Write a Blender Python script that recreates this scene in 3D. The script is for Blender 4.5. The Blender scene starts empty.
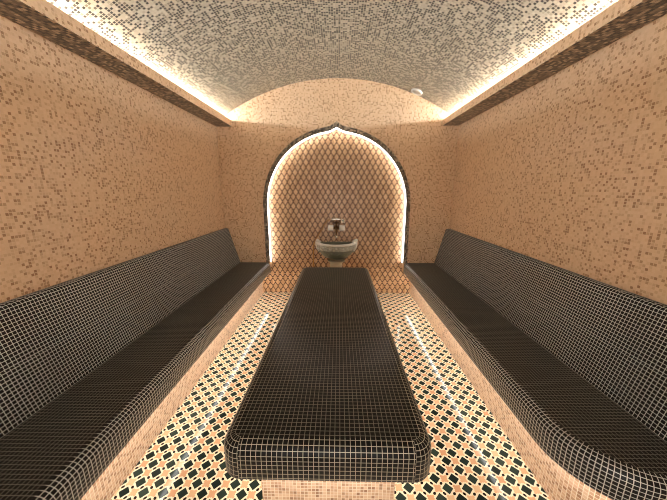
import bpy, bmesh, math, random
from mathutils import Vector
random.seed(7)
S = bpy.context.scene
COL = S.collection
PI = math.pi

# ------------------------------------------------------------------ dimensions
W = 1.57            # half width of the room
YB = 3.86           # back wall
YN = 3.93           # niche wall
YF = -1.0           # wall behind the viewer
SEAT = 0.48
LIP = 0.965
SKIRT = 1.09
CZ0, CZ1 = 2.31, 2.385   # ceiling ledge
CX = 1.365
VAPEX, VR = 2.87, 2.65   # vault
TILE = 0.0215

def vz(x): return VAPEX - (VR - math.sqrt(VR * VR - x * x))

# ------------------------------------------------------------------ materials
class NG:
    def __init__(s, name):
        s.m = bpy.data.materials.new(name); s.m.use_nodes = True
        s.t = s.m.node_tree; s.t.nodes.clear()
        s.out = s.t.nodes.new('ShaderNodeOutputMaterial')
        s.b = s.t.nodes.new('ShaderNodeBsdfPrincipled')
        s.t.links.new(s.b.outputs[0], s.out.inputs[0])
    def n(s, kind, **kw):
        nd = s.t.nodes.new(kind)
        for k, v in kw.items(): setattr(nd, k, v)
        return nd
    def put(s, sock, v):
        if isinstance(v, bpy.types.NodeSocket): s.t.links.new(v, sock)
        else: sock.default_value = v
    def math(s, op, a, b=None, c=None):
        nd = s.n('ShaderNodeMath', operation=op)
        s.put(nd.inputs[0], a)
        if b is not None: s.put(nd.inputs[1], b)
        if c is not None: s.put(nd.inputs[2], c)
        return nd.outputs[0]
    def mix(s, f, a, b, blend='MIX'):
        nd = s.n('ShaderNodeMix', data_type='RGBA', blend_type=blend)
        s.put(nd.inputs[0], f); s.put(nd.inputs[6], a); s.put(nd.inputs[7], b)
        return nd.outputs[2]
    def ramp(s, f, stops, interp='LINEAR'):
        nd = s.n('ShaderNodeValToRGB'); cr = nd.color_ramp; cr.interpolation = interp
        while len(cr.elements) < len(stops): cr.elements.new(0.5)
        for e, (p, c) in zip(cr.elements, stops): e.position = p; e.color = c
        s.put(nd.inputs[0], f); return nd.outputs[0]
    def uv(s):
        nd = s.n('ShaderNodeUVMap'); nd.uv_map = 'UVMap'
        sp = s.n('ShaderNodeSeparateXYZ'); s.t.links.new(nd.outputs[0], sp.inputs[0])
        return sp.outputs[0], sp.outputs[1]
    def bump(s, h, strength, dist=0.002):
        nd = s.n('ShaderNodeBump'); nd.inputs['Strength'].default_value = strength
        nd.inputs['Distance'].default_value = dist
        s.t.links.new(h, nd.inputs['Height']); s.t.links.new(nd.outputs[0], s.b.inputs['Normal'])

def srgb(r, g, b):
    f = lambda c: (c / 255 / 12.92) if c / 255 <= 0.04045 else ((c / 255 + 0.055) / 1.055) ** 2.4
    return (f(r), f(g), f(b), 1)

def mosaic(name, tile, gap, stops, grout, rough=0.3, grough=0.8, bump=0.3, seam=None, interp='LINEAR', cluster=0.0, spec=0.5):
    g = NG(name); u, v = g.uv()
    us = g.math('DIVIDE', u, tile); vs = g.math('DIVIDE', v, tile)
    cu = g.math('FLOOR', us); cv = g.math('FLOOR', vs)
    cb = g.n('ShaderNodeCombineXYZ'); g.put(cb.inputs[0], cu); g.put(cb.inputs[1], cv)
    wn = g.n('ShaderNodeTexWhiteNoise', noise_dimensions='2D'); g.put(wn.inputs['Vector'], cb.outputs[0])
    val = wn.outputs[0]
    if cluster:
        ns = g.n('ShaderNodeTexNoise', noise_dimensions='2D'); g.put(ns.inputs['Vector'], cb.outputs[0])
        ns.inputs['Scale'].default_value = 0.11; ns.inputs['Detail'].default_value = 1.5
        val = g.math('ADD', val, g.math('MULTIPLY', g.math('SUBTRACT', ns.outputs[0], 0.5), cluster))
    col = g.ramp(val, stops, interp)
    def edge(x):
        f = g.math('FRACT', x); return g.math('MINIMUM', f, g.math('SUBTRACT', 1.0, f))
    d = g.math('MINIMUM', edge(us), edge(vs))
    mr = g.n('ShaderNodeMapRange'); g.put(mr.inputs[0], d)
    mr.inputs[1].default_value = gap * 0.42; mr.inputs[2].default_value = gap * 0.62
    m = mr.outputs[0]
    c = g.mix(m, grout, col)
    g.put(g.b.inputs['Base Color'], c)
    g.put(g.b.inputs['Roughness'], g.math('MULTIPLY_ADD', m, rough - grough, grough))
    g.b.inputs['Specular IOR Level'].default_value = spec
    if bump: g.bump(m, bump)
    return g.m

def plain(name, col, rough=0.5, metal=0.0, noise=0.0, nscale=30):
    g = NG(name)
    if noise:
        tc = g.n('ShaderNodeTexCoord'); ns = g.n('ShaderNodeTexNoise'); ns.inputs['Scale'].default_value = nscale
        ns.inputs['Detail'].default_value = 5
        g.t.links.new(tc.outputs['Object'], ns.inputs['Vector'])
        dark = tuple(x * (1 - noise) for x in col[:3]) + (1,)
        g.put(g.b.inputs['Base Color'], g.ramp(ns.outputs[0], [(0.3, dark), (0.7, col)]))
    else: g.b.inputs['Base Color'].default_value = col
    g.b.inputs['Roughness'].default_value = rough; g.b.inputs['Metallic'].default_value = metal
    return g.m

def emit(name, col, strength):
    g = NG(name); g.t.nodes.remove(g.b)
    e = g.n('ShaderNodeEmission'); e.inputs[0].default_value = col; e.inputs[1].default_value = strength
    g.t.links.new(e.outputs[0], g.out.inputs[0]); return g.m

def floor_material():
    g = NG('patterned_floor_tile'); u, v = g.uv()
    k = 1 / (0.0707 * math.sqrt(2))
    a = g.math('MULTIPLY', g.math('ADD', u, v), k); b = g.math('MULTIPLY', g.math('SUBTRACT', v, u), k)
    def cen(x): return g.math('SUBTRACT', g.math('FRACT', x), 0.5)
    ax = g.math('ABSOLUTE', cen(a)); ay = g.math('ABSOLUTE', cen(b))                 # square at cell centre
    bx = g.math('SUBTRACT', 0.5, ax); by = g.math('SUBTRACT', 0.5, ay)               # star at cell corner
    sq = g.math('LESS_THAN', g.math('MAXIMUM', ax, ay), 0.285)
    def ell(p, q, ra, rb):
        return g.math('LESS_THAN', g.math('ADD', g.math('POWER', g.math('DIVIDE', p, ra), 2.0), g.math('POWER', g.math('DIVIDE', q, rb), 2.0)), 1.0)
    d1 = ell(bx, ay, 0.095, 0.125); d2 = ell(ax, by, 0.125, 0.095)
    dot = g.math('MAXIMUM', d1, d2)
    s1 = g.math('LESS_THAN', g.math('MAXIMUM', bx, by), 0.185)
    s2 = g.math('LESS_THAN', g.math('ADD', bx, by), 0.37)
    s3 = g.math('LESS_THAN', g.math('MINIMUM', bx, by), 0.10)
    star = g.math('MULTIPLY', s2, g.math('MAXIMUM', s1, s3))
    cb = g.n('ShaderNodeCombineXYZ'); g.put(cb.inputs[0], g.math('FLOOR', g.math('ADD', a, 0.5))); g.put(cb.inputs[1], g.math('FLOOR', g.math('ADD', b, 0.5)))
    wn = g.n('ShaderNodeTexWhiteNoise', noise_dimensions='2D'); g.put(wn.inputs['Vector'], cb.outputs[0])
    starc = g.ramp(wn.outputs[0], [(0, srgb(208, 154, 114)), (0.5, srgb(216, 168, 126)), (1, srgb(222, 184, 142))])
    cb2 = g.n('ShaderNodeCombineXYZ'); g.put(cb2.inputs[0], g.math('FLOOR', a)); g.put(cb2.inputs[1], g.math('FLOOR', b))
    wn2 = g.n('ShaderNodeTexWhiteNoise', noise_dimensions='2D'); g.put(wn2.inputs['Vector'], cb2.outputs[0])
    sqc = g.ramp(wn2.outputs[0], [(0, srgb(28, 36, 31)), (1, srgb(52, 63, 54))])
    c = g.mix(star, srgb(234, 218, 186), starc)
    c = g.mix(sq, c, sqc)
    c = g.mix(dot, c, srgb(40, 28, 22))
    g.put(g.b.inputs['Base Color'], c)
    g.b.inputs['Roughness'].default_value = 0.10
    g.b.inputs['Specular IOR Level'].default_value = 0.12
    return g.m

def scale_material():
    g = NG('fish_scale_wall_tile'); u, v = g.uv()
    us = g.math('DIVIDE', u, 0.0755); vs = g.math('DIVIDE', v, 0.0655)
    c = g.math('COSINE', g.math('MULTIPLY', us, 2 * PI))
    # pointed wave: sharpen the crest a little
    cc = g.math('MULTIPLY', g.math('SIGN', c), g.math('POWER', g.math('ABSOLUTE', c), 0.9))
    A = 0.31
    def dist(sign, off):
        w = g.math('MULTIPLY_ADD', cc, -A * sign, g.math('ADD', vs, off))
        h = g.math('MULTIPLY', w, 0.5); r = g.math('ROUND', h)
        return g.math('MULTIPLY', g.math('ABSOLUTE', g.math('SUBTRACT', h, r)), 2.0)
    d = g.math('MINIMUM', dist(1, 0.0), dist(-1, 1.0))
    mr = g.n('ShaderNodeMapRange'); g.put(mr.inputs[0], d); mr.inputs[1].default_value = 0.12; mr.inputs[2].default_value = 0.18
    cb = g.n('ShaderNodeCombineXYZ'); g.put(cb.inputs[0], g.math('FLOOR', g.math('MULTIPLY', us, 2))); g.put(cb.inputs[1], g.math('FLOOR', vs))
    wn = g.n('ShaderNodeTexWhiteNoise', noise_dimensions='2D'); g.put(wn.inputs['Vector'], cb.outputs[0])
    fill = g.ramp(wn.outputs[0], [(0, srgb(184, 142, 102)), (0.5, srgb(200, 160, 118)), (1, srgb(214, 176, 134))])
    g.put(g.b.inputs['Base Color'], g.mix(mr.outputs[0], srgb(70, 36, 20), fill))
    g.b.inputs['Roughness'].default_value = 0.35
    g.bump(mr.outputs[0], 0.15)
    return g.m

PEACH = [(0.0, srgb(166, 120, 84)), (0.14, srgb(190, 148, 110)), (0.26, srgb(214, 178, 140)), (0.5, srgb(226, 192, 154)), (1.0, srgb(234, 202, 166))]
M = {}
M['wall'] = mosaic('peach_wall_mosaic', 0.0160, 0.16, PEACH, srgb(230, 198, 162), 0.3, bump=0.15, cluster=0.1)
M['skirt'] = mosaic('peach_base_mosaic', 0.0178, 0.16, [(0, srgb(158, 116, 84)), (0.2, srgb(186, 144, 110)), (0.55, srgb(212, 174, 140)), (1, srgb(224, 192, 160))], srgb(238, 222, 198), 0.3, bump=0.15)
M['vault'] = mosaic('cream_and_black_vault_mosaic', 0.0195, 0.24,
    [(0.0, srgb(18, 15, 12)), (0.42, srgb(46, 39, 31)), (0.52, srgb(112, 105, 90)), (0.66, srgb(176, 168, 148)), (1.0, srgb(200, 192, 172))], srgb(186, 179, 160), 0.35, bump=0.1)
M['dark'] = mosaic('brown_trim_mosaic', 0.0195, 0.12,
    [(0.0, srgb(28, 23, 20)), (0.35, srgb(72, 61, 52)), (0.65, srgb(142, 124, 104)), (1.0, srgb(204, 184, 156))], srgb(140, 126, 108), 0.3, bump=0.15)
M['black'] = mosaic('black_bench_mosaic', 0.0178, 0.15,
    [(0.0, srgb(9, 9, 8)), (1.0, srgb(24, 23, 21))], srgb(208, 208, 200), 0.3, 0.8, bump=0.2, spec=0.25)
M['slab'] = mosaic('black_slab_mosaic', TILE, 0.115,
    [(0.0, srgb(9, 9, 8)), (1.0, srgb(24, 23, 21))], srgb(186, 180, 162), 0.3, 0.8, bump=0.2, spec=0.15)
M['dark_grout'] = mosaic('black_bench_mosaic_with_darker_grout', 0.0178, 0.15,  # same tiles with darker grout, for the flat seat tops
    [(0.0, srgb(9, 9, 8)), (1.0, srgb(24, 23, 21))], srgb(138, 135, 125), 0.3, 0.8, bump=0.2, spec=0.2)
M['dark_grout_slab'] = mosaic('black_slab_mosaic_with_darker_grout', TILE, 0.115,  # same tiles with darker grout, for the flat slab top
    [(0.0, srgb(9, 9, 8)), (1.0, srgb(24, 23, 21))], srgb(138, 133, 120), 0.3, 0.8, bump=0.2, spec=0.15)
M['floor'] = floor_material()
M['scale'] = scale_material()
M['marble'] = plain('pale_carved_stone', srgb(236, 230, 214), 0.4, 0, 0.12, 25)
M['stone'] = plain('grey_green_stone', srgb(140, 140, 118), 0.35, 0, 0.5, 60)
M['band'] = plain('weathered_carved_stone', srgb(214, 208, 186), 0.4, 0, 0.55, 70)
M['cream'] = plain('cream_stone', srgb(222, 206, 172), 0.45, 0, 0.12, 18)
M['bronze'] = plain('aged_bronze', srgb(104, 74, 48), 0.3, 1.0, 0.3, 60)
M['chrome'] = plain('bright_metal', srgb(226, 218, 204), 0.15, 1.0)
M['porcelain'] = plain('white_porcelain', srgb(240, 236, 226), 0.2)
M['brass'] = plain('brass_hose_metal', srgb(176, 128, 72), 0.3, 1.0)
M['white'] = plain('white_plastic', srgb(236, 234, 226), 0.4)
M['grey'] = plain('grey_plastic', srgb(196, 190, 178), 0.5)
M['seam'] = plain('dark_joint', srgb(26, 26, 26), 0.7)
LED_COVE = emit('cool_white_led', (0.88, 0.95, 1.0, 1), 92)
LED_NICHE = emit('niche_white_led', (0.94, 0.97, 1.0, 1), 9)
LED_UNDER = emit('warm_white_led', (1.0, 0.97, 0.93, 1), 7.2)

# ------------------------------------------------------------------ mesh helpers
class MB:
    """collects faces with uv coordinates in metres"""
    def __init__(s): s.v = []; s.f = []; s.uv = []; s.sm = []
    def face(s, pts, uvs=None, smooth=False):
        b = len(s.v); s.v += [tuple(p) for p in pts]; s.f.append(tuple(range(b, b + len(pts))))
        s.uv.append(uvs or [(0, 0)] * len(pts)); s.sm.append(smooth)
    def box(s, x0, x1, y0, y1, z0, z1):
        P = lambda *a: a
        s.face([P(x0,y0,z0),P(x0,y1,z0),P(x1,y1,z0),P(x1,y0,z0)], [(y0,x0),(y1,x0),(y1,x1),(y0,x1)])
        s.face([P(x0,y0,z1),P(x1,y0,z1),P(x1,y1,z1),P(x0,y1,z1)], [(y0,x0),(y0,x1),(y1,x1),(y1,x0)])
        s.face([P(x0,y0,z0),P(x1,y0,z0),P(x1,y0,z1),P(x0,y0,z1)], [(x0,z0),(x1,z0),(x1,z1),(x0,z1)])
        s.face([P(x1,y1,z0),P(x0,y1,z0),P(x0,y1,z1),P(x1,y1,z1)], [(x1,z0),(x0,z0),(x0,z1),(x1,z1)])
        s.face([P(x0,y1,z0),P(x0,y0,z0),P(x0,y0,z1),P(x0,y1,z1)], [(y1,z0),(y0,z0),(y0,z1),(y1,z1)])
        s.face([P(x1,y0,z0),P(x1,y1,z0),P(x1,y1,z1),P(x1,y0,z1)], [(y0,z0),(y1,z0),(y1,z1),(y0,z1)])
    def sweep(s, path, prof, closed=False, u0=0.0, v0=0.0, us=1.0, vs=1.0, smooth=True, loop=False):
        """path: list of (x,y,nx,ny) with n pointing inward; prof: list of (inward offset, z)"""
        n = len(path); L = [0.0]
        for i in range(1, n + (1 if closed else 0)):
            a, b = path[i - 1], path[i % n]; L.append(L[-1] + math.hypot(b[0] - a[0], b[1] - a[1]))
        q = prof + [prof[0]] if loop else prof
        K = [0.0]
        for i in range(1, len(q)): K.append(K[-1] + math.hypot(q[i][0] - q[i-1][0], q[i][1] - q[i-1][1]))
        pt = lambda p, r: (p[0] + p[2] * r[0], p[1] + p[3] * r[0], r[1])
        for i in range(n if closed else n - 1):
            a, b = path[i], path[(i + 1) % n]
            for j in range(len(q) - 1):
                uvs = [(u0 + us * L[i], v0 + vs * K[j]), (u0 + us * L[i], v0 + vs * K[j+1]), (u0 + us * L[i+1], v0 + vs * K[j+1]), (u0 + us * L[i+1], v0 + vs * K[j])]
                s.face([pt(a, q[j]), pt(a, q[j+1]), pt(b, q[j+1]), pt(b, q[j])], uvs, smooth)
    def lathe(s, prof, c=(0, 0, 0), a0=0, a1=2 * PI, n=32, axis='z', smooth=True):
        def pt(r, h, a):
            x, y = r * math.cos(a), r * math.sin(a)
            if axis == 'z': return (c[0] + x, c[1] + y, c[2] + h)
            if axis == 'y': return (c[0] + x, c[1] + h, c[2] + y)
            return (c[0] + h, c[1] + x, c[2] + y)
        for i in range(n):
            t0 = a0 + (a1 - a0) * i / n; t1 = a0 + (a1 - a0) * (i + 1) / n
            for j in range(len(prof) - 1):
                (r0, h0), (r1, h1) = prof[j], prof[j + 1]
                s.face([pt(r0, h0, t0), pt(r0, h0, t1), pt(r1, h1, t1), pt(r1, h1, t0)], None, smooth)
    def tube(s, pts, r, n=10, caps=True):
        pts = [Vector(p) for p in pts]; rings = []
        up = Vector((0, 0, 1)); prev = None
        for i, p in enumerate(pts):
            d = (pts[min(i + 1, len(pts) - 1)] - pts[max(i - 1, 0)]).normalized()
            if prev is None:
                ref = up if abs(d.z) < 0.9 else Vector((1, 0, 0)); a = d.cross(ref).normalized()
            else: a = (prev - d * prev.dot(d)).normalized()
            prev = a; b = d.cross(a)
            rr = r[i] if isinstance(r, (list, tuple)) else r
            rings.append([p + a * math.cos(2*PI*k/n) * rr + b * math.sin(2*PI*k/n) * rr for k in range(n)])
        for i in range(len(rings) - 1):
            for k in range(n):
                k2 = (k + 1) % n
                s.face([rings[i][k], rings[i][k2], rings[i+1][k2], rings[i+1][k]], None, True)
        if caps:
            s.face(list(reversed(rings[0]))); s.face(rings[-1])
    def mirror(s):
        s.v = [(-x, y, z) for x, y, z in s.v]
        # reverse face winding
        s.f = [tuple(reversed(f)) for f in s.f]; s.uv = [list(reversed(u)) for u in s.uv]
        return s
    def thicken(s, d):
        for k in range(len(s.f)):
            pts = [s.v[i] for i in s.f[k]]; q = [(p[0]+d[0], p[1]+d[1], p[2]+d[2]) for p in pts]
            s.face(list(reversed(q)), list(reversed(s.uv[k])))
            L = 0
            for i in range(len(pts)):
                j = (i + 1) % len(pts); l = (Vector(pts[j]) - Vector(pts[i])).length; h = Vector(d).length
                s.face([pts[j], pts[i], q[i], q[j]], [(L + l, 0), (L, 0), (L, h), (L + l, h)]); L += l
        return s
    def build(s, name, mat, parent=None, weld=True, recalc=True):
        me = bpy.data.meshes.new(name); me.from_pydata(s.v, [], s.f)
        ul = me.uv_layers.new(name='UVMap'); k = 0
        for uvs in s.uv:
            for c in uvs: ul.data[k].uv = c; k += 1
        for p, sm in zip(me.polygons, s.sm): p.use_smooth = sm
        me.materials.append(mat)
        if weld:
            bm = bmesh.new(); bm.from_mesh(me)
            bmesh.ops.remove_doubles(bm, verts=bm.verts, dist=1e-5)
            if recalc: bmesh.ops.recalc_face_normals(bm, faces=bm.faces)
            bm.to_mesh(me); bm.free()
        o = bpy.data.objects.new(name, me); COL.objects.link(o)
        if parent:
            o.parent = parent; o.matrix_parent_inverse.identity()
            if parent.type == 'EMPTY':
                loc = parent.location; me.transform(__import__('mathutils').Matrix.Translation(-loc))
        return o

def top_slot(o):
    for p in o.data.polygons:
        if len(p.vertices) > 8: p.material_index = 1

def thing(name, loc, label, cat, group=None):
    o = bpy.data.objects.new(name, None); COL.objects.link(o); o.location = loc
    o.empty_display_size = 0.1; o['label'] = label; o['category'] = cat
    if group: o['group'] = group
    return o
def struct(o, label=None, cat=None):
    o['kind'] = 'structure'
    if label: o['label'] = label
    if cat: o['category'] = cat
    return o

# ------------------------------------------------------------------ room shell
m = MB(); m.face([(-W,YF,0),(W,YF,0),(W,YN,0),(-W,YN,0)], [(-W,YF),(W,YF),(W,YN),(-W,YN)])
struct(m.build('floor', M['floor'], recalc=False), 'floor of dark green squares, black dots and peach stars on cream', 'floor')

ZT = vz(W)
for sgn, nm in ((-1, 'left'), (1, 'right')):
    m = MB(); x = sgn * W; off = 0 if sgn < 0 else 50.003
    m.face([(x,YF,0),(x,YB,0),(x,YB,ZT),(x,YF,ZT)], [(YF+off,0),(YB+off,0),(YB+off,ZT),(YF+off,ZT)])
    struct(m.thicken((sgn * 0.12, 0, 0)).build('wall_' + nm, M['wall']), nm + '-hand side wall of peach mosaic with scattered brown tiles', 'wall')

NA = 40
def arch(r, zc=1.3, tip=0.045, tw=0.12, n=NA):
    pts = []
    for i in range(n + 1):
        a = PI - PI * i / n; x = r * math.cos(a); z = zc + r * math.sin(a)
        if abs(x) < tw: z += tip * (1 - abs(x) / tw) ** 1.7
        pts.append((x, z))
    return pts
AI, AO = 0.95, 1.005
hole = [(-SKIRT, 0.0), (-SKIRT, 0.40), (-AI, 0.40)] + arch(AI) + [(AI, 0.40), (SKIRT, 0.40), (SKIRT, 0.0)]
NV = 32
vault = [(W - 2 * W * i / NV, vz(W - 2 * W * i / NV)) for i in range(NV + 1)]
m = MB()
outline = [(-W, 0)] + hole + [(W, 0)] + vault
m.face([(x, YB, z) for x, z in outline], [(x + 20.0, z) for x, z in outline])
wb = struct(m.thicken((0, YN - YB, 0)).build('wall_back', M['wall']), 'end wall of peach mosaic around the arched niche', 'wall')
m = MB(); m.face([(-1.15,YN,0),(1.15,YN,0),(1.15,YN,2.42),(-1.15,YN,2.42)], [(-1.15,0),(1.15,0),(1.15,2.42),(-1.15,2.42)])
struct(m.thicken((0, 0.1, 0)).build('wall_niche', M['scale']), 'niche wall of beige fish-scale tiles outlined in brown', 'wall')
DW, DH = 0.75, 2.15  # opening added in the unseen front wall to let in fill light
fo = [(-W, 0), (-DW, 0), (-DW, DH), (DW, DH), (DW, 0), (W, 0)] + vault
m = MB(); m.face([(x,YF,z) for x, z in fo], fo)
struct(m.thicken((0, -0.12, 0)).build('wall_front', M['wall']), 'peach mosaic wall behind the viewer with an added opening for fill light', 'wall')

m = MB(); L = 0
for i in range(NV):
    (x0, z0), (x1, z1) = vault[i], vault[i + 1]; d = math.hypot(x1 - x0, z1 - z0)
    m.face([(x0,YF,z0),(x1,YF,z1),(x1,YB,z1),(x0,YB,z0)], [(YF+30,L),(YF+30,L+d),(YB+30,L+d),(YB+30,L)], True); L += d
struct(m.build('ceiling', M['vault'], recalc=False), 'barrel vault of cream mosaic speckled with black tiles', 'ceiling')

# ledges with the cove light strips
for k, (sgn, nm) in enumerate(((-1, 'left'), (1, 'right'))):
    m = MB(); m.face([(CX,YF,CZ0),(CX,YB,CZ0),(CX,YB,CZ1),(CX,YF,CZ1)], [(YF,CZ0),(YB,CZ0),(YB,CZ1),(YF,CZ1)])
    m.face([(CX,YF,CZ1),(CX,YB,CZ1),(W,YB,CZ1-0.03),(W,YF,CZ1-0.03)], [(YF,0),(YB,0),(YB,.2),(YF,.2)])
    if sgn < 0: m.mirror()
    led = struct(m.build('trim_%d' % (k + 1), M['wall'], recalc=False), 'peach mosaic cornice ledge along the %s wall under the vault' % nm, 'trim')
    m = MB(); m.face([(CX,YF,CZ0),(W,YF,CZ0),(W,YB,CZ0),(CX,YB,CZ0)], [(YF,0),(YF,W-CX),(YB,W-CX),(YB,0)])
    if sgn < 0: m.mirror()
    o = m.build('soffit', M['dark'], led, recalc=False); o['label'] = 'dark brown mosaic underside'
    m = MB(); m.box(1.490, 1.507, YF + 0.02, YB - 0.01, 2.3665, 2.4005)
    if sgn < 0: m.mirror()
    m.build('strip_channel', M['white'], led)
    m = MB(); m.box(1.486, 1.490, YF + 0.02, YB - 0.01, 2.392, 2.400)
    if sgn < 0: m.mirror()
    o = m.build('light_strip', LED_COVE, led); o['label'] = 'white LED strip'

# arch trim
m = MB()
inn = [(-AI, SEAT)] + arch(AI) + [(AI, SEAT)]
out = [(-AO, SEAT)] + arch(AO, tip=0.06) + [(AO, SEAT)]
L = 0; Y0, Y1 = YB - 0.016, YB
for i in range(len(inn) - 1):
    a, b, c, d = inn[i], inn[i+1], out[i+1], out[i]; l = math.hypot(c[0]-d[0], c[1]-d[1])
    m.face([(a[0],Y0,a[1]),(b[0],Y0,b[1]),(c[0],Y0,c[1]),(d[0],Y0,d[1])], [(L,0.002),(L+l,0.002),(L+l,.058),(L,.058)])
    m.face([(d[0],Y0,d[1]),(c[0],Y0,c[1]),(c[0],Y1,c[1]),(d[0],Y1,d[1])], [(L,.058),(L+l,.058),(L+l,.075),(L,.075)])
    m.face([(a[0],Y1,a[1]),(b[0],Y1,b[1]),(b[0],Y0,b[1]),(a[0],Y0,a[1])], [(L,0),(L+l,0),(L+l,.016),(L,.016)]); L += l
tr = struct(m.build('trim_3', M['dark'], recalc=True), 'dark mosaic arch band with pointed tip framing the niche', 'trim')
m = MB(); r0 = AI - 0.005
st = [(-r0, SEAT + 0.01)] + arch(r0) + [(r0, SEAT + 0.01)]
st2 = [(-r0 + .006, SEAT + 0.01)] + arch(r0 - .006) + [(r0 - .006, SEAT + 0.01)]
y0, y1 = YB + 0.006, YB + 0.022
for i in range(len(st) - 1):
    a, b, c, d = st[i], st[i+1], st2[i+1], st2[i]
    m.face([(a[0],y0,a[1]),(b[0],y0,b[1]),(c[0],y0,c[1]),(d[0],y0,d[1])])
    m.face([(d[0],y0,d[1]),(c[0],y0,c[1]),(c[0],y1,c[1]),(d[0],y1,d[1])])
    m.face([(d[0],y1,d[1]),(c[0],y1,c[1]),(b[0],y1,b[1]),(a[0],y1,a[1])])
    m.face([(a[0],y1,a[1]),(b[0],y1,b[1]),(b[0],y0,b[1]),(a[0],y0,a[1])])
o = m.build('light_strip', LED_NICHE, tr); o['label'] = 'white LED strip'

# ------------------------------------------------------------------ benches
def bench(sgn, yc, label):
    R = 0.33; dx = 0.013 if sgn < 0 else 0.0
    def path(x0, n=12):
        """front line running from back wall to the near corner and round it to the side wall"""
        d = x0 - LIP; r = R - d; cx = LIP + R
        p = [(x0, YB, 1, 0)]
        for i in range(1, 8): p.append((x0, YB + (yc - YB) * i / 8, 1, 0))
        for i in range(n + 1):
            a = PI + (PI / 2) * i / n
            p.append((cx + r * math.cos(a), yc + r * math.sin(a), -math.cos(a), -math.sin(a)))
        p.append((W, yc - r, 0, 1)); return p
    root = thing('tiled_bench', (sgn * 1.28, (YB + yc) / 2, 0), label, 'bench', 'black tiled benches along the side walls')
    fin = lambda m, nm, mat, par=root, **k: (m.mirror() if sgn < 0 else m).build(nm, mat, par, **k)
    rn = 0.046
    prof = [(rn - rn * math.sin(a), SEAT - rn + rn * math.cos(a)) for a in [PI / 2 * i / 7 for i in range(8)]]
    prof += [(0, 0.345), (0.004, 0.334), (0.015, 0.33), (0.14, 0.33)]
    P = path(LIP - dx)
    m = MB()
    m.sweep(P, prof, u0=YB, us=-1, v0=LIP + rn, vs=-1)
    top = [(p[0] + p[2] * rn, p[1] + p[3] * rn) for p in P]
    poly = top + [(W, YB)]
    m.face([(x, y, SEAT) for x, y in poly], [(y, x) for x, y in poly])
    o = fin(m, 'seat', M['black']); o.data.materials.append(M['dark_grout']); top_slot(o)
    m = MB()
    m.sweep(path(SKIRT), [(0, 0.33), (0, 0.0)], u0=YB, us=-1, v0=0.33, vs=-1, smooth=False)
    o = fin(m, 'base', M['skirt']); o['label'] = 'peach mosaic base'
    # strip light under the lip
    m = MB(); m.sweep(path(LIP - dx + 0.065)[:-1], [(0, 0.3295), (0, 0.322), (0.028, 0.322), (0.028, 0.3295)], smooth=False)
    o = fin(m, 'light_strip', LED_UNDER); o['label'] = 'warm white LED strip under the lip'
    # backrest
    ye = yc - R + 0.002
    xb, xt, zt = 1.395 - dx, 1.515, 0.975
    pr = [(xb, SEAT)]
    def on(t): return (xb + (xt - xb) * t, SEAT + (zt - 0.03 - SEAT) * t)
    pr += [on(0.49), (on(0.493)[0] + 0.003, on(0.493)[1]), (on(0.498)[0] + 0.003, on(0.498)[1]), on(0.501), on(1.0)]
    ex, ez = on(1.0)
    for i in range(1, 7):
        a = PI / 2 * i / 6; pr.append((ex + 0.03 - 0.03 * math.cos(a), ez + 0.03 * math.sin(a)))
    pr.append((W, zt))
    m = MB(); K = [0]
    for i in range(1, len(pr)): K.append(K[-1] + math.hypot(pr[i][0]-pr[i-1][0], pr[i][1]-pr[i-1][1]))
    for i in range(len(pr) - 1):
        a, b = pr[i], pr[i+1]
        m.face([(a[0],YB,a[1]),(a[0],ye,a[1]),(b[0],ye,b[1]),(b[0],YB,b[1])], [(YB,K[i]),(ye,K[i]),(ye,K[i+1]),(YB,K[i+1])], i > 5)
    endp = pr + [(W, SEAT)]
    m.face([(x, ye, z) for x, z in endp], [(x, z) for x, z in endp])
    fin(m, 'backrest', M['black'])
    return root
bench(-1, 0.42, 'long black mosaic bench along the left-hand wall, its front edge straight')
bench(1, 1.12, 'long black mosaic bench along the right-hand wall, its front edge rounding off near the viewer')

# ------------------------------------------------------------------ central platform
TX, TW, TY0, TY1 = -0.012, 0.448, 0.925, 3.66
ZB = 0.31
def rrect(x0, x1, y0, y1, r, n=8):
    p = []
    for cx, cy, a0 in ((x1 - r, y0 + r, -PI/2), (x1 - r, y1 - r, 0), (x0 + r, y1 - r, PI/2), (x0 + r, y0 + r, PI)):
        for i in range(n + 1):
            a = a0 + PI / 2 * i / n
            p.append((cx + r * math.cos(a), cy + r * math.sin(a), -math.cos(a), -math.sin(a)))
    return p
root = thing('tiled_platform', (TX, (TY0 + TY1) / 2, 0), 'long black mosaic slab table on a pale base in the middle of the floor', 'table')
rn = 0.052; rc = 0.085
P = rrect(TX - TW, TX + TW, TY0, TY1, rc)
prof = [(rn - rn * math.sin(a), SEAT - rn + rn * math.cos(a)) for a in [PI / 2 * i / 7 for i in range(8)]]
prof += [(0, ZB + 0.013), (0.004, ZB + 0.004), (0.013, ZB), (0.16, ZB)]
m = MB(); m.sweep(P, prof, closed=True)
# align the edge tiles with the grid of the top, side by side
K = [0.0]
for i in range(1, len(prof)): K.append(K[-1] + math.hypot(prof[i][0]-prof[i-1][0], prof[i][1]-prof[i-1][1]))
n9 = 9; fi = 0
for i in range(len(P)):
    j = (i + 1) % len(P); a, b = P[i], P[j]
    for q in range(len(prof) - 1):
        side = i // n9; straight = (i % n9 == n9 - 1)
        def uvp(p, k):
            if side == 0: # right side straight after first corner
                return (p[1], TX + TW - rn + k)
            if side == 1: return (p[0], TY1 - rn + k)
            if side == 2: return (p[1], TX - TW + rn - k)
            return (p[0], TY0 + rn - k)
        if straight:
            m.uv[fi] = [uvp(a, K[q]), uvp(a, K[q+1]), uvp(b, K[q+1]), uvp(b, K[q])]
        fi += 1
inner = [(p[0] + p[2] * rn, p[1] + p[3] * rn) for p in P]
m.face([(x, y, SEAT) for x, y in inner], [(x, y) for x, y in inner])
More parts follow.
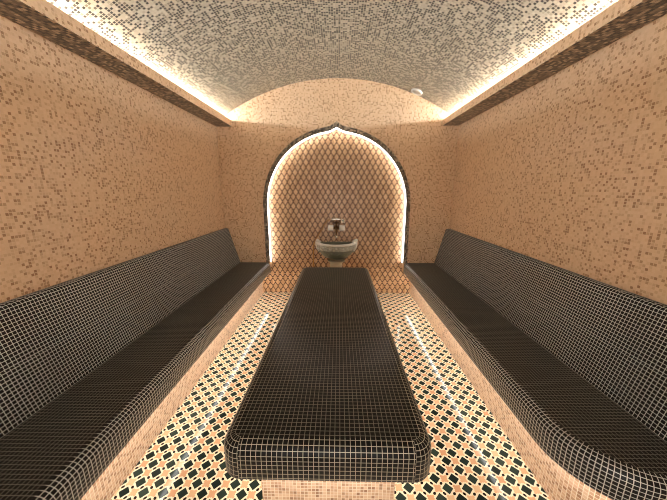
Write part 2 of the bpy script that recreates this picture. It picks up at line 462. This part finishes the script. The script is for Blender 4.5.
o = m.build('top_slab', M['slab'], root); o.data.materials.append(M['dark_grout_slab']); top_slot(o)
m = MB(); B = rrect(TX - 0.318, TX + 0.318, TY0 + 0.13, TY1 - 0.13, 0.006, 2)
m.sweep(B, [(0, ZB), (0, 0)], closed=True, v0=ZB, vs=-1, smooth=False)
o = m.build('base', M['skirt'], root); o['label'] = 'pale peach mosaic base'
m = MB(); B = rrect(TX - 0.36, TX + 0.36, TY0 + 0.06, TY1 - 0.06, 0.03, 3)
m.sweep(B, [(0, ZB - 0.0005), (0, ZB - 0.008), (0.028, ZB - 0.008), (0.028, ZB - 0.0005)], closed=True, smooth=False)
o = m.build('light_strip', LED_UNDER, root); o['label'] = 'warm white LED strip under the slab'

# ------------------------------------------------------------------ basin
bx, by = 0.0, YN
root = thing('stone_basin', (bx, by, 0), 'carved stone half-round basin on a column below the niche taps', 'basin')
c = (bx, by, 0); A0, A1 = PI, 2 * PI
m = MB()
m.lathe([(0.0, 0.525), (0.09, 0.53), (0.16, 0.555), (0.215, 0.60), (0.248, 0.65), (0.258, 0.68)], c, A0, A1, 32)
m.lathe([(0.258, 0.755), (0.235, 0.755), (0.20, 0.68), (0.14, 0.625), (0.05, 0.60), (0.0, 0.598)], c, A0, A1, 32)
m.build('bowl', M['stone'], root)
m = MB(); n = 120
def rad(t, h):
    a = abs(math.sin(t * 11)); b = math.sin(h * PI)
    return 0.262 + 0.018 * b * (0.2 + 0.8 * a) - 0.012 * (1 if a < 0.3 else 0) * b
for i in range(n):
    t0 = A0 + PI * i / n; t1 = A0 + PI * (i + 1) / n
    for j in range(6):
        h0, h1 = j / 6, (j + 1) / 6
        pt = lambda t, h: (bx + rad(t, h) * math.cos(t), by + rad(t, h) * math.sin(t), 0.678 + 0.075 * h)
        m.face([pt(t0, h0), pt(t1, h0), pt(t1, h1), pt(t0, h1)], None, True)
m.build('carved_band', M['band'], root)['label'] = 'paler carved leaf band'
m = MB()
m.lathe([(0.258, 0.745), (0.282, 0.752), (0.288, 0.763), (0.284, 0.775), (0.27, 0.779), (0.245, 0.777), (0.235, 0.77), (0.235, 0.75)], c, A0, A1, 40)
m.build('rim', M['marble'], root)['label'] = 'pale rolled rim'
m = MB(); m.box(bx - 0.262, bx + 0.262, by - 0.016, by, 0.62, 0.775); m.build('back_plate', M['stone'], root)
for sx in (-1, 1):      # raised scroll ears at both ends of the rim
    m = MB(); x = bx + sx * 0.262
    m.tube([(x - sx*0.03, by - 0.03, 0.765), (x, by - 0.035, 0.785), (x + sx*0.022, by - 0.035, 0.80), (x + sx*0.03, by - 0.035, 0.818)], [0.022, 0.027, 0.024, 0.014], 12)
    m.tube([(x + sx*0.018, by - 0.03, 0.79), (x + sx*0.022, by - 0.03, 0.74), (x + sx*0.01, by - 0.028, 0.68), (x - sx*0.01, by - 0.025, 0.64)], [0.02, 0.018, 0.014, 0.008], 10)
    m.build('scroll_ear', M['marble'], root)['label'] = 'pale raised scroll at the rim end'
m = MB()
m.lathe([(0.12, 0.535), (0.12, 0.52), (0.10, 0.505), (0.088, 0.49), (0.085, 0.47), (0.085, 0.12), (0.10, 0.10), (0.11, 0.08), (0.125, 0.07), (0.125, 0.0)], (bx, by - 0.125, 0), n=28)
m.build('column', M['cream'], root)['label'] = 'cream stone column'
m = MB(); m.lathe([(0, .612), (.022, .612), (.026, .606), (.026, .6)], (bx, by - 0.06, 0), n=16); m.build('drain', M['chrome'], root)

# ------------------------------------------------------------------ taps
root = thing('mixer_tap', (bx, YN, 0.98), 'antique bronze mixer tap with two white knobs on the niche wall', 'tap')
yt = YN - 0.075
m = MB()
m.tube([(bx - 0.05, yt, 0.985), (bx + 0.05, yt, 0.985)], 0.018, 14)
for sx in (-1, 1):
    m.tube([(bx + sx*0.045, yt, 0.985), (bx + sx*0.05, yt + 0.04, 0.975), (bx + sx*0.055, YN, 0.97)], 0.011, 10)
    m.lathe([(0, -0.012), (0.026, -0.010), (0.028, 0)], (bx + sx*0.055, YN, 0.97), axis='y', n=18)
m.build('body', M['bronze'], root)
for sx in (-1, 1):
    m = MB(); cx = bx + sx * 0.078
    m.tube([(bx + sx*0.045, yt, 0.985), (cx - sx*0.008, yt - 0.012, 0.985)], 0.011, 10)
    h = m.build('handle', M['bronze'], root)
    m = MB()
    m.lathe([(0, -0.026), (0.018, -0.024), (0.034, -0.014), (0.040, 0.0), (0.034, 0.012), (0.018, 0.02), (0, 0.022)], (cx, yt - 0.014, 0.985), axis='y', n=18)
    for q in range(4):
        a = PI / 4 + q * PI / 2
        m.tube([(cx, yt - 0.014, 0.985), (cx + 0.05*math.cos(a), yt - 0.014, 0.985 + 0.05*math.sin(a))], [0.013, 0.012], 8)
    k = m.build('knob', M['porcelain'], root); k.parent = h; k['label'] = 'white knob'
m = MB()
m.tube([(bx, yt, 0.985), (bx, yt - 0.03, 0.965), (bx, yt - 0.07, 0.935), (bx, yt - 0.085, 0.90), (bx, yt - 0.088, 0.87)], [0.015, 0.014, 0.013, 0.013, 0.014], 12)
m.build('spout', M['bronze'], root)
m = MB(); m.lathe([(0, .894), (.017, .894), (.021, .880), (.02, .858), (.014, .856), (0, .858)], (bx, yt - 0.088, 0), n=16)
m.build('spout_nozzle', M['chrome'], root)['label'] = 'bright spout tip'
m = MB()
m.tube([(bx, yt, 0.985), (bx, yt - 0.005, 1.03), (bx, yt, 1.068)], [0.016, 0.012, 0.012], 12)
for sx in (-1, 1):
    m.tube([(bx, yt, 1.045), (bx + sx*0.035, yt, 1.06), (bx + sx*0.05, yt, 1.088)], 0.009, 8)
m.build('cradle', M['bronze'], root)

root = thing('shower_handset', (bx, yt, 1.10), 'chrome telephone-style shower handset resting on the tap cradle with a long hose', 'shower')
m = MB(); m.tube([(bx - 0.085, yt, 1.102), (bx - 0.05, yt, 1.103), (bx, yt, 1.105), (bx + 0.05, yt, 1.103), (bx + 0.085, yt, 1.10)], [0.012, 0.014, 0.015, 0.014, 0.012], 12)
m.build('grip', M['chrome'], root)
m = MB(); m.lathe([(0, -0.035), (0.036, -0.035), (0.038, -0.028), (0.03, -0.01), (0.016, 0.008), (0.012, 0.014), (0, 0.016)], (bx + 0.092, yt, 1.095), n=20)
m.build('shower_head', M['chrome'], root)
m = MB(); hp = []
ctrl = [(-0.085, yt, 1.10), (-0.12, yt - 0.01, 1.085), (-0.165, yt, 1.03), (-0.21, yt + 0.01, 0.95), (-0.26, yt + 0.02, 0.87), (-0.30, YN - 0.05, 0.80), (-0.325, YN - 0.04, 0.72), (-0.33, YN - 0.03, 0.6), (-0.33, YN - 0.03, 0.40), (-0.32, YN - 0.03, 0.30), (-0.31, YN - 0.005, 0.28)]
def cr(p0, p1, p2, p3, t):
    return tuple(0.5 * (2*b + (c_ - a) * t + (2*a - 5*b + 4*c_ - d) * t*t + (3*b - a - 3*c_ + d) * t**3) for a, b, c_, d in zip(p0, p1, p2, p3))
cc = [ctrl[0]] + ctrl + [ctrl[-1]]
for i in range(len(ctrl) - 1):
    for k in range(6): hp.append(cr(cc[i], cc[i+1], cc[i+2], cc[i+3], k / 6))
hp.append(ctrl[-1])
m.tube([(bx + p[0], p[1], p[2]) for p in hp], 0.008, 8)
m.build('hose', M['brass'], root)['label'] = 'thin brass hose'

# ------------------------------------------------------------------ round vent on the vault
vx, vy = 0.985, 3.755
nz = math.sqrt(VR*VR - vx*vx) / VR; nx = vx / VR      # outward normal
root = thing('ceiling_vent', (vx, vy, vz(vx)), 'small round white vent disc on the vault beside the end wall', 'vent')
root.rotation_euler = (0, math.asin(nx), 0)
def local(m, nm, mat):
    me_o = m.build(nm, mat, None); me_o.parent = root; return me_o
m = MB(); m.lathe([(0.056, -0.008), (0.060, -0.018), (0.067, -0.018), (0.072, -0.010), (0.073, 0.004)], n=32); local(m, 'ring', M['white'])
m = MB(); m.lathe([(0, -0.014), (0.03, -0.014), (0.036, -0.010), (0.057, -0.008)], n=28); local(m, 'disc', M['grey'])

# ------------------------------------------------------------------ world, camera
w = bpy.data.worlds.new('world'); S.world = w; w.use_nodes = True
w.node_tree.nodes['Background'].inputs[0].default_value = (1.0, 0.97, 0.93, 1)
w.node_tree.nodes['Background'].inputs[1].default_value = 1.15  # fill light entering through the added front opening
cam = bpy.data.cameras.new('camera'); co = bpy.data.objects.new('camera', cam); COL.objects.link(co)
cam.sensor_width = 36; cam.lens = 278 * 36 / 667; cam.clip_start = 0.02
co.location = (0.035, 0, 1.5)
co.rotation_euler = (PI / 2 - math.atan(60 / 278), 0, math.radians(1.11))
S.camera = co
S.view_settings.view_transform = 'Standard'; S.view_settings.look = 'None'
S.view_settings.gamma = 1; S.view_settings.exposure = 1.48; S.view_settings.use_curve_mapping = False
S.cycles.filter_width = 1.0; S.cycles.max_bounces = 12; S.cycles.diffuse_bounces = 8
